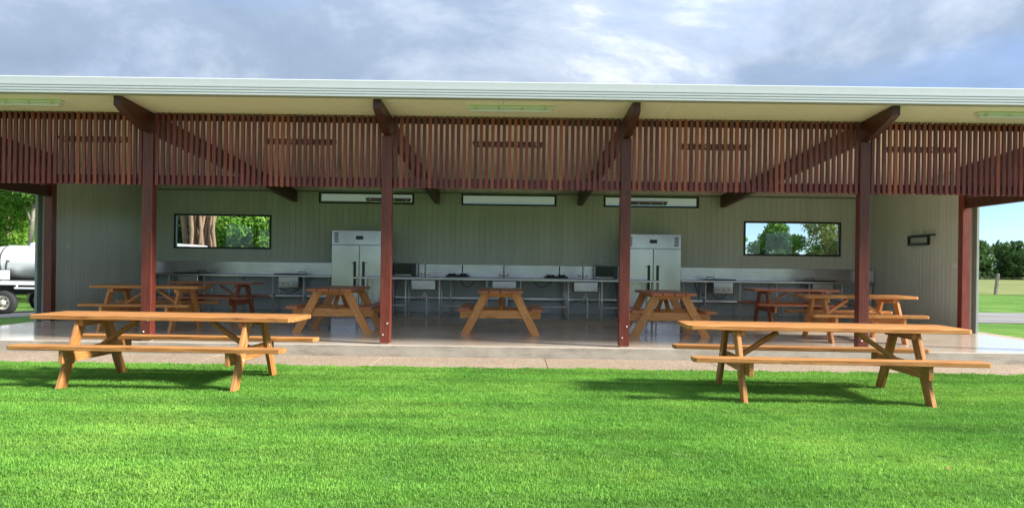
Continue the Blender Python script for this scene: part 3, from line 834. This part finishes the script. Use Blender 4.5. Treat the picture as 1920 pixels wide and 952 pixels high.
outlet('outlet with drooping black cord under the wall bench, right of the middle table', (0.52, YW, zt-0.12), 'y', sag(0.55, 1.05, YW-0.05, zt-0.12, zt-0.03, 0.15), (0.13, 0.08), True)
outlet('outlet with a loop of cord under the right bench near the fridge', (4.6, YW, zt-0.1), 'y', sag(4.62, 4.95, YW-0.05, zt-0.12, zt-0.2, 0.22), (0.09, 0.08), True)
outlet('white switch on the left end wall', (XL+0.0, 15.75, 1.66), '+x', None, (0.16, 0.12))
outlet('white switch low on the right end wall beside the end post', (XR, 15.45, 1.50), '-x', None, (0.16, 0.12))
outlet('small white outlet above the black bracket on the right end wall', (XR, 16.75, 2.22), '-x', None, (0.12, 0.11))
t = thing('wall_bracket', 'black rectangular metal bracket on the right end wall', 'bracket', (XR, 16.8, 2.0))
mb = MB(); xx0, xx1 = XR-0.05, XR-0.001
mb.box(xx0, xx1, 16.40, 17.25, 2.10, 2.145, 0.003).box(xx0, xx1, 16.40, 17.25, 1.93, 1.975, 0.003)
obj('rail', mb.me('rail', 'black'), t)
for yy in (16.40, 17.21): block('upright', t, 'black', xx0+0.001, xx1, yy, yy+0.04, 1.9755, 2.0995, 0.002)
block('arm', t, 'black', XR-0.10, XR-0.0505, 16.10, 17.0, 2.115, 2.15, 0.003)

# ------------------------------------------------------------------ grass
def tuft(name, n, rad, seed):
    r_ = np.random.default_rng(seed); V = []; F = []
    for i in range(n):
        a = r_.uniform(0, 2*math.pi); d = rad*math.sqrt(r_.uniform()); x, y = d*math.cos(a), d*math.sin(a)
        h = r_.uniform(0.011, 0.023); w_ = r_.uniform(0.0016, 0.0030); az = r_.uniform(0, 2*math.pi); le = r_.uniform(0.05, 0.9)*h
        la = r_.uniform(0, 2*math.pi); ux, uy = math.cos(az)*w_, math.sin(az)*w_; lx, ly = math.cos(la)*le, math.sin(la)*le
        b = len(V)
        V += [(x-ux, y-uy, -0.004), (x+ux, y+uy, -0.004), (x-ux*0.8+lx*0.4, y-uy*0.8+ly*0.4, h*0.6), (x+ux*0.8+lx*0.4, y+uy*0.8+ly*0.4, h*0.6), (x+lx, y+ly, h)]
        F += [[b, b+1, b+3, b+2], [b+2, b+3, b+4]]
    return mesh(name, V, F, 'blade')
tcol = bpy.data.collections.new('grass_tufts')
for k in range(5):
    tcol.objects.link(bpy.data.objects.new('grass_tuft', tuft('grass_tuft', 110, 0.085, 100+k)))
def lawn(name, label, xs_, ys_, density, smin, smax, seed):
    me = grid(name, xs_, ys_, 'soil', 0.004)
    r_ = random.Random(9)
    for v in me.vertices:
        if abs(v.co.y-ys_[-1]) < 1e-4: v.co.y += 0.035*math.sin(v.co.x*2.1)*math.sin(v.co.x*0.73+1)+r_.uniform(-0.03, 0.045)
    o = obj(name, me); o['kind'] = 'stuff'; o['label'] = label; o['category'] = 'grass'
    ng = bpy.data.node_groups.new(name+'_nodes', 'GeometryNodeTree')
    ng.interface.new_socket('Geometry', in_out='INPUT', socket_type='NodeSocketGeometry')
    ng.interface.new_socket('Geometry', in_out='OUTPUT', socket_type='NodeSocketGeometry')
    N = ng.nodes.new; L_ = ng.links.new
    gi, go = N('NodeGroupInput'), N('NodeGroupOutput')
    dp = N('GeometryNodeDistributePointsOnFaces'); dp.distribute_method = 'POISSON'; dp.inputs['Distance Min'].default_value = 0.058; dp.inputs['Density Max'].default_value = density*4; dp.inputs['Seed'].default_value = seed
    ci = N('GeometryNodeCollectionInfo'); ci.inputs['Collection'].default_value = tcol
    ci.inputs['Separate Children'].default_value = True; ci.inputs['Reset Children'].default_value = True
    ip = N('GeometryNodeInstanceOnPoints'); ip.inputs['Pick Instance'].default_value = True
    rr = N('FunctionNodeRandomValue'); rr.data_type = 'FLOAT_VECTOR'; rr.inputs[0].default_value = (-0.12, -0.12, 0); rr.inputs[1].default_value = (0.12, 0.12, 6.283)
    rs = N('FunctionNodeRandomValue'); rs.data_type = 'FLOAT'; rs.inputs[2].default_value = smin; rs.inputs[3].default_value = smax
    jg = N('GeometryNodeJoinGeometry')
    L_(gi.outputs[0], dp.inputs['Mesh']); L_(dp.outputs['Points'], ip.inputs['Points']); L_(ci.outputs[0], ip.inputs['Instance'])
    L_(rr.outputs[0], ip.inputs['Rotation']); L_(rs.outputs[1], ip.inputs['Scale'])
    L_(gi.outputs[0], jg.inputs[0]); L_(ip.outputs[0], jg.inputs[0]); L_(jg.outputs[0], go.inputs[0])
    md = o.modifiers.new('grass', 'NODES'); md.node_group = ng
    return o
lawn('grass', 'short bright green mown lawn in front of the shelter', [-10.5+0.21*i for i in range(101)], [2.6, 5, 8, 10.23], 150, 0.75, 1.25, 3)

# dry leaves on the lawn
def dry_leaf(label, x, y, rz, s):
    V = [(-0.5, 0, 0.02), (-0.2, 0.2, 0.06), (0.2, 0.2, 0.09), (0.55, 0, 0.16), (0.2, -0.2, 0.10), (-0.2, -0.2, 0.05), (0, 0, 0.0)]
    F = [[0, 6, 1], [1, 6, 2], [2, 6, 3], [3, 6, 4], [4, 6, 5], [5, 6, 0]]
    V = [(a*s, b*s, c*s) for a, b, c in V]
    o = obj('dry_leaf', mesh('dry_leaf', V, F, 'dry_leaf'), None, T(x, y, 0.035) @ Matrix.Rotation(R(rz), 4, 'Z'))
    tag(o, label, 'leaf')
dry_leaf('curled brown leaf lying on the lawn at the lower right', 3.0, 5.25, 30, 0.055)

# ------------------------------------------------------------------ trees
def leaf_mesh(name, clumps, n, size, mat, seed, flat=0.35):
    """n leaf quads spread through ellipsoid clumps (x,y,z,rx,ry,rz), denser near their shells"""
    r_ = np.random.default_rng(seed)
    C = np.array(clumps, float); wgt = (C[:, 3]*C[:, 4]*C[:, 5])**0.67; wgt /= wgt.sum()
    k = r_.choice(len(C), n, p=wgt); d = r_.normal(size=(n, 3)); d /= np.linalg.norm(d, axis=1)[:, None]
    rad = r_.uniform(0.25, 1.0, n)**0.45 * r_.uniform(0.85, 1.12, n)
    P = C[k, :3] + d*rad[:, None]*C[k, 3:]
    nrm = d + r_.normal(scale=0.75, size=(n, 3)) + np.array([0, 0, flat]); nrm /= np.linalg.norm(nrm, axis=1)[:, None]
    t = np.cross(nrm, r_.normal(size=(n, 3))); t /= np.linalg.norm(t, axis=1)[:, None]; b = np.cross(nrm, t)
    s = size*r_.uniform(0.55, 1.3, n)[:, None]
    V = np.stack([P-t*s, P+b*s*0.45, P+t*s, P-b*s*0.45], 1).reshape(-1, 3)
    me = bpy.data.meshes.new(name); me.vertices.add(4*n); me.vertices.foreach_set('co', V.ravel())
    me.loops.add(4*n); me.loops.foreach_set('vertex_index', np.arange(4*n)); me.polygons.add(n)
    me.polygons.foreach_set('loop_start', np.arange(0, 4*n, 4)); me.polygons.foreach_set('loop_total', np.full(n, 4))
    me.materials.append(M[mat]); me.update(); me.validate(); return me
def clumps_for(x, y, z0, z1, r, n, seed, squash=0.62):
    r_ = random.Random(seed); out = []
    for i in range(n):
        u = r_.random(); z = z0+(z1-z0)*u; prof = math.sin(math.pi*(0.15+0.80*u))
        a = r_.uniform(0, 2*math.pi); d = r*prof*math.sqrt(r_.random())*0.85
        q = r*r_.uniform(0.24, 0.46)
        out.append((x+d*math.cos(a), y+d*math.sin(a), z, q, q, q*squash))
    return out
def tree(name, label, x, y, h, r, zc, trunk_r, mat, bark, n, size, seed, nc=16, group=None, cat='tree', stems=1, lean=0.0):
    g = ground_z(x, y)-0.02
    t = thing(name, label, cat, (x, y, g), group)
    r_ = random.Random(seed); cl = clumps_for(x, y, g+zc, g+h-r*0.25, r, nc, seed)
    tm = MB()
    for s in range(stems):
        ang = 2*math.pi*s/max(1, stems)+0.6; bx = x+(0 if stems == 1 else trunk_r*1.6*math.cos(ang)); by = y+(0 if stems == 1 else trunk_r*1.6*math.sin(ang))
        top = Vector((x+lean*h+(bx-x)*2.2, y+(by-y)*2.2, g+zc+(h-zc)*0.5)); base = Vector((bx, by, g))
        pts = []
        for i in range(7):
            u = i/6; p = base.lerp(top, u); w_ = math.sin(math.pi*u)*0.12; p += Vector((r_.uniform(-w_, w_), r_.uniform(-w_, w_), 0)); pts.append(p)
        tm.tube(pts, [trunk_r*(1.25 if i == 0 else 1-0.11*i) for i in range(7)], 9)
        for c in r_.sample(cl, min(len(cl), 6)):
            i = r_.choice((3, 4, 5)); p = pts[i]; q = Vector(c[:3]); mid = p.lerp(q, 0.5)+Vector((0, 0, 0.12*(q-p).length))
            tm.tube([p, mid, q], [trunk_r*0.42, trunk_r*0.26, trunk_r*0.08], 6)
    tm2 = MB(); tm2.v = [(v[0]-x, v[1]-y, v[2]-g) for v in tm.v]; tm2.f = tm.f
    obj('trunk', tm2.me('trunk', bark, True), t, T(x, y, g))
    obj('crown', leaf_mesh('crown', cl, n, size, mat, seed), t)
    return t
GL = 'trees beyond the left end'
tree('rainforest_tree', 'leafy green tree rising behind the tank truck at the left edge', -23.6, 36, 8.2, 3.4, 1.2, 0.20, 'leaf_bright', 'bark_pale', 34000, 0.10, 11, 34, GL)
tree('gum_tree', 'slim pale trunked tree beside the left end post', -20.6, 33, 7.8, 2.0, 4.6, 0.13, 'leaf_mid', 'bark_pale', 9000, 0.09, 12, 16, GL)
tree('rainforest_tree', 'dark leafy tree behind the pale trunk at the left', -24.5, 44, 9.5, 4.6, 1.0, 0.25, 'leaf_bright', 'bark_dark', 26000, 0.14, 13, 34, GL)
tree('rainforest_tree', 'tall tree filling the gap between left end post and truck tank', -27.5, 42, 9.0, 4.3, 0.8, 0.25, 'leaf_bright', 'bark_dark', 22000, 0.14, 14, 30, GL)
GW = 'trees seen through the left window'
tree('green_tree', 'bright leafy bush filling the right of the left window', -11.3, 34.5, 4.7, 2.3, 0.7, 0.14, 'leaf_bright', 'bark_dark', 30000, 0.085, 21, 34, GW)
tree('rainforest_tree', 'shaded dark tree behind the fig in the left window', -13.2, 40, 8.6, 4.4, 0.6, 0.3, 'leaf_dark', 'bark_dark', 24000, 0.15, 22, 34, GW)
tree('rainforest_tree', 'dark tree behind the left part of the left window', -19.5, 42, 9, 4.4, 0.6, 0.3, 'leaf_dark', 'bark_dark', 24000, 0.15, 23, 34, GW)
# the fig: many fused tan stems with hanging roots
fx, fy = -12.45, 31.0; fg = ground_z(fx, fy)
ft = thing('fig_tree', 'fig tree with a bundle of tan stems in the left window', 'tree', (fx, fy, fg), GW)
mb = MB(); r_ = random.Random(5)
for i in range(26):
    a = r_.uniform(0, 2*math.pi); d = r_.uniform(0.05, 0.42); x0, y0 = d*math.cos(a)*1.1, d*math.sin(a)
    tx, ty = x0*r_.uniform(0.5, 1.9)+r_.uniform(-0.3, 0.3), y0*r_.uniform(0.6, 1.5)
    pts = [Vector((x0, y0, -0.05)).lerp(Vector((tx, ty, 5.5)), k/8)+Vector((r_.uniform(-0.08, 0.08), r_.uniform(-0.08, 0.08), 0)) for k in range(9)]
    q = r_.uniform(0.035, 0.11); mb.tube(pts, [q*(1.3-0.06*k) for k in range(9)], 7)
obj('trunk', mb.me('trunk', 'bark_tan', True), ft, T(fx, fy, fg))
mb = MB(); mb.tube([(-0.68, 0.2, -0.05), (-0.74, 0.2, 2.0), (-0.92, 0.1, 4.0), (-1.1, 0.0, 6.2)], [0.16, 0.13, 0.12, 0.10], 9)
for k in range(3): mb.tube([(-0.15+0.1*k, -0.1, 2.2), (-0.55-0.1*k, -0.1, 3.4+0.2*k), (-0.8-0.2*k, 0, 5.5)], [0.05, 0.04, 0.03], 6)
obj('stem', mb.me('stem', 'bark_tan', True), ft, T(fx, fy, fg))
obj('crown', leaf_mesh('crown', clumps_for(fx-1.2, fy+1.0, 5.4, 6.8, 2.2, 16, 55), 9000, 0.12, 'leaf_mid', 56), ft)
GR = 'trees seen through the right window'
tree('round_tree', 'round dense dark green tree in the middle of the right window', 20.6, 60, 5.1, 2.3, 1.2, 0.2, 'leaf_mid', 'bark_dark', 16000, 0.14, 31, 26, GR)
tree('spreading_tree', 'open spreading olive tree at the right of the right window', 24.3, 58, 6.6, 3.2, 1.0, 0.16, 'leaf_olive', 'bark_pale', 7500, 0.14, 32, 22, GR, stems=3)
tree('round_tree', 'bright tree cut off by the left edge of the right window', 16.9, 60, 5.4, 1.5, 1.0, 0.15, 'leaf_bright', 'bark_dark', 8000, 0.13, 33, 16, GR)
# distant woods
def wood_band(name, label, x0, x1, y0, y1, h0, h1, n, nc, mat, seed, size):
    r_ = random.Random(seed); cl = []
    for i in range(nc):
        xx = r_.uniform(x0, x1); yy = r_.uniform(y0, y1); hh = r_.uniform(h0, h1)
        for k in range(3):
            q = r_.uniform(1.2, 2.4); cl.append((xx+r_.uniform(-1.2, 1.2), yy, max(0.8, hh*(k+0.6)/3), q, q, hh/4.2))
    o = obj(name, leaf_mesh(name, cl, n, size, mat, seed)); o['kind'] = 'stuff'; o['label'] = label; o['category'] = 'trees'
wood_band('distant_wood', 'dark line of distant trees beyond the paddock on the right', 55, 175, 128, 150, 3.6, 6.4, 46000, 190, 'leaf_dark', 61, 0.55)
wood_band('wood_behind', 'dense dark green wood behind the left end of the shelter', -75, -8, 46, 58, 5, 8.5, 42000, 120, 'leaf_mid', 62, 0.5)

# ------------------------------------------------------------------ paddock fence on the right
def fence_post(label, x, y, h, lean):
    o = plank('fence_post', None, 'weathered', (x, y, -0.05), (x+lean*h, y, h), (0, 1, 0), 0.16, 0.16, 0.02)
    tag(o, label, 'fence post', 'paddock fence posts')
fence_post('leaning grey timber fence post in the paddock right of the end post', 29.1, 46.3, 1.25, 0.12)
fence_post('upright grey fence post farther right along the paddock', 33.6, 46.3, 1.2, -0.02)
fence_post('grey fence post hidden behind the right end post', 24.8, 46.3, 1.2, 0.03)
for k, (zz, wd) in enumerate(((1.02, 'upper'), (0.62, 'lower'))):
    o = obj('fence_wire', MB().tube([(20, 46.2, zz), (24.8, 46.2, zz), (29.2, 46.2, zz-0.03), (33.6, 46.2, zz), (45, 46.2, zz)], 0.006, 5).me('fence_wire', 'weathered'))
    tag(o, '%s thin wire of the paddock fence' % wd, 'fence wire')

# ------------------------------------------------------------------ tank truck and van
gx, gy = -15.0, 24.0; gz = ground_z(gx, gy)
tk = thing('tank_truck', 'flatbed truck carrying a silver tank at the left edge', 'truck', (gx, gy, gz))
y0, y1 = 23.3, 25.3
obj('tank', MB().lathe([(0.02, -1.95), (0.22, -1.92), (0.40, -1.82), (0.50, -1.66), (0.535, -1.4), (0.535, 1.4), (0.50, 1.66), (0.40, 1.82), (0.22, 1.92), (0.02, 1.95)], 32, T(-14.35, 24.2, 1.26) @ Matrix.Rotation(R(90), 4, 'Y')).me('tank', 'tank', True), tk)
for xx in (-15.75, -14.2, -13.0):
    mb = MB(); mb.tube([(xx, 24.2+0.545*math.cos(a), 1.26+0.545*math.sin(a)) for a in [2*math.pi*i/24 for i in range(25)]], 0.018, 6); obj('strap', mb.me('strap', 'chassis', True), tk)
obj('hatch', MB().lathe([(0.19, 0), (0.19, 0.07), (0.15, 0.11), (0.04, 0.13)], 18, T(-14.95, 24.2, 1.77)).me('hatch', 'tank', True), tk)
obj('filler_pipe', MB().tube([(-15.45, 23.62, 1.30), (-15.45, 23.55, 1.32), (-15.45, 23.50, 1.15), (-15.45, 23.48, 0.75)], 0.03, 8).me('filler_pipe', 'chassis', True), tk)
for xx in (-15.75, -14.2, -13.0): block('cradle', tk, 'chassis', xx-0.06, xx+0.06, 23.85, 24.55, 0.7355, 0.80, 0.006)
block('deck', tk, 'truck_white', -16.9, -11.9, y0, y1, 0.58, 0.70, 0.01)
block('deck_rail', tk, 'chassis', -16.9, -11.9, y0+0.03, y1-0.03, 0.7005, 0.735, 0.005)
block('chassis_rail', tk, 'chassis', -18.6, -12.0, y0+0.45, y1-0.45, 0.30, 0.5795, 0.01)
block('tool_box', tk, 'truck_white', -15.85, -15.4, y0-0.02, y0+0.32, 0.736, 1.02, 0.015)
mb = MB(); 
for xx in (-15.0, -14.4): mb.box(xx, xx+0.05, y0-0.015, y0-0.001, 0.46, 0.60, 0.003)
mb.box(-15.05, -14.3, y0-0.03, y0-0.0155, 0.47, 0.52, 0.003)
obj('side_guard', mb.me('side_guard', 'truck_white'), tk)
def wheel(parent, x, y, z, r):
    m = T(x, y, z) @ Matrix.Rotation(R(90), 4, 'X')
    wl_ = obj('wheel', MB().lathe([(r*0.62, -0.11), (r*0.94, -0.11), (r, -0.08), (r, 0.08), (r*0.94, 0.11), (r*0.62, 0.11)], 28, None, False).me('tyre', 'rubber', True), parent, m)
    rm = MB().lathe([(r*0.61, -0.10), (r*0.61, 0.095), (r*0.52, 0.10), (r*0.46, 0.05), (r*0.22, 0.07), (r*0.20, 0.12), (r*0.10, 0.13)], 24)
    obj('rim', rm.me('rim', 'rim', True), wl_, m)
    for k in range(6):
        a = 2*math.pi*k/6; obj('nut', MB().lathe([(0.022, 0.055), (0.022, 0.09)], 6, T(r*0.34*math.cos(a), r*0.34*math.sin(a), 0)).me('nut', 'chassis'), wl_, m)
for xx in (-15.4, -18.4):
    for yy in (y0+0.09, y1-0.09): wheel(tk, xx, yy, ground_z(xx, yy)+0.352, 0.36)
# cab
V = [(-19.3, 0.25), (-17.35, 0.25), (-17.35, 1.95), (-18.9, 1.95), (-19.3, 1.15)]
n = 5; VV = [(a, yy, b) for yy in (y0+0.1, y1-0.1) for a, b in V]
cb_o = obj('cab', mesh('cab', VV, [list(range(n)), [n+i for i in range(n)][::-1]] + [[(i+1) % n, i, n+i, n+(i+1) % n] for i in range(n)], 'truck_white'), tk)
block('side_window', cb_o, 'dark_glass', -18.7, -17.75, y0+0.09, y0+0.0985, 1.2, 1.8, 0.002)

vn = thing('parked_van', 'white van roof showing low in the left window', 'van', (-12.7, 29.0, ground_z(-12.7, 29)))
vz = ground_z(-12.7, 29)
VS = 1.5
pr = [(-16.4, 0.35), (-11.6, 0.35), (-11.55, 0.95), (-12.3, 1.10), (-12.95, 1.78), (-13.4, 1.98), (-16.3, 2.16), (-16.45, 1.2)]
n = len(pr); VV = [(a+VS, yy, b) for yy in (28.1, 29.9) for a, b in pr]
vb = obj('body', mesh('van_body', VV, [list(range(n)), [n+i for i in range(n)][::-1]] + [[(i+1) % n, i, n+i, n+(i+1) % n] for i in range(n)], 'truck_white'), vn)
for a, b in ((-15.9, -14.7), (-14.6, -13.4)): block('side_window', vb, 'dark_glass', a+VS, b+VS, 28.09, 28.0985, 1.30, 1.78, 0.002)
for xx in (-15.6+VS, -12.4+VS):
    for yy in (28.22, 29.78): wheel(vn, xx, yy, ground_z(xx, yy)+0.335, 0.34)
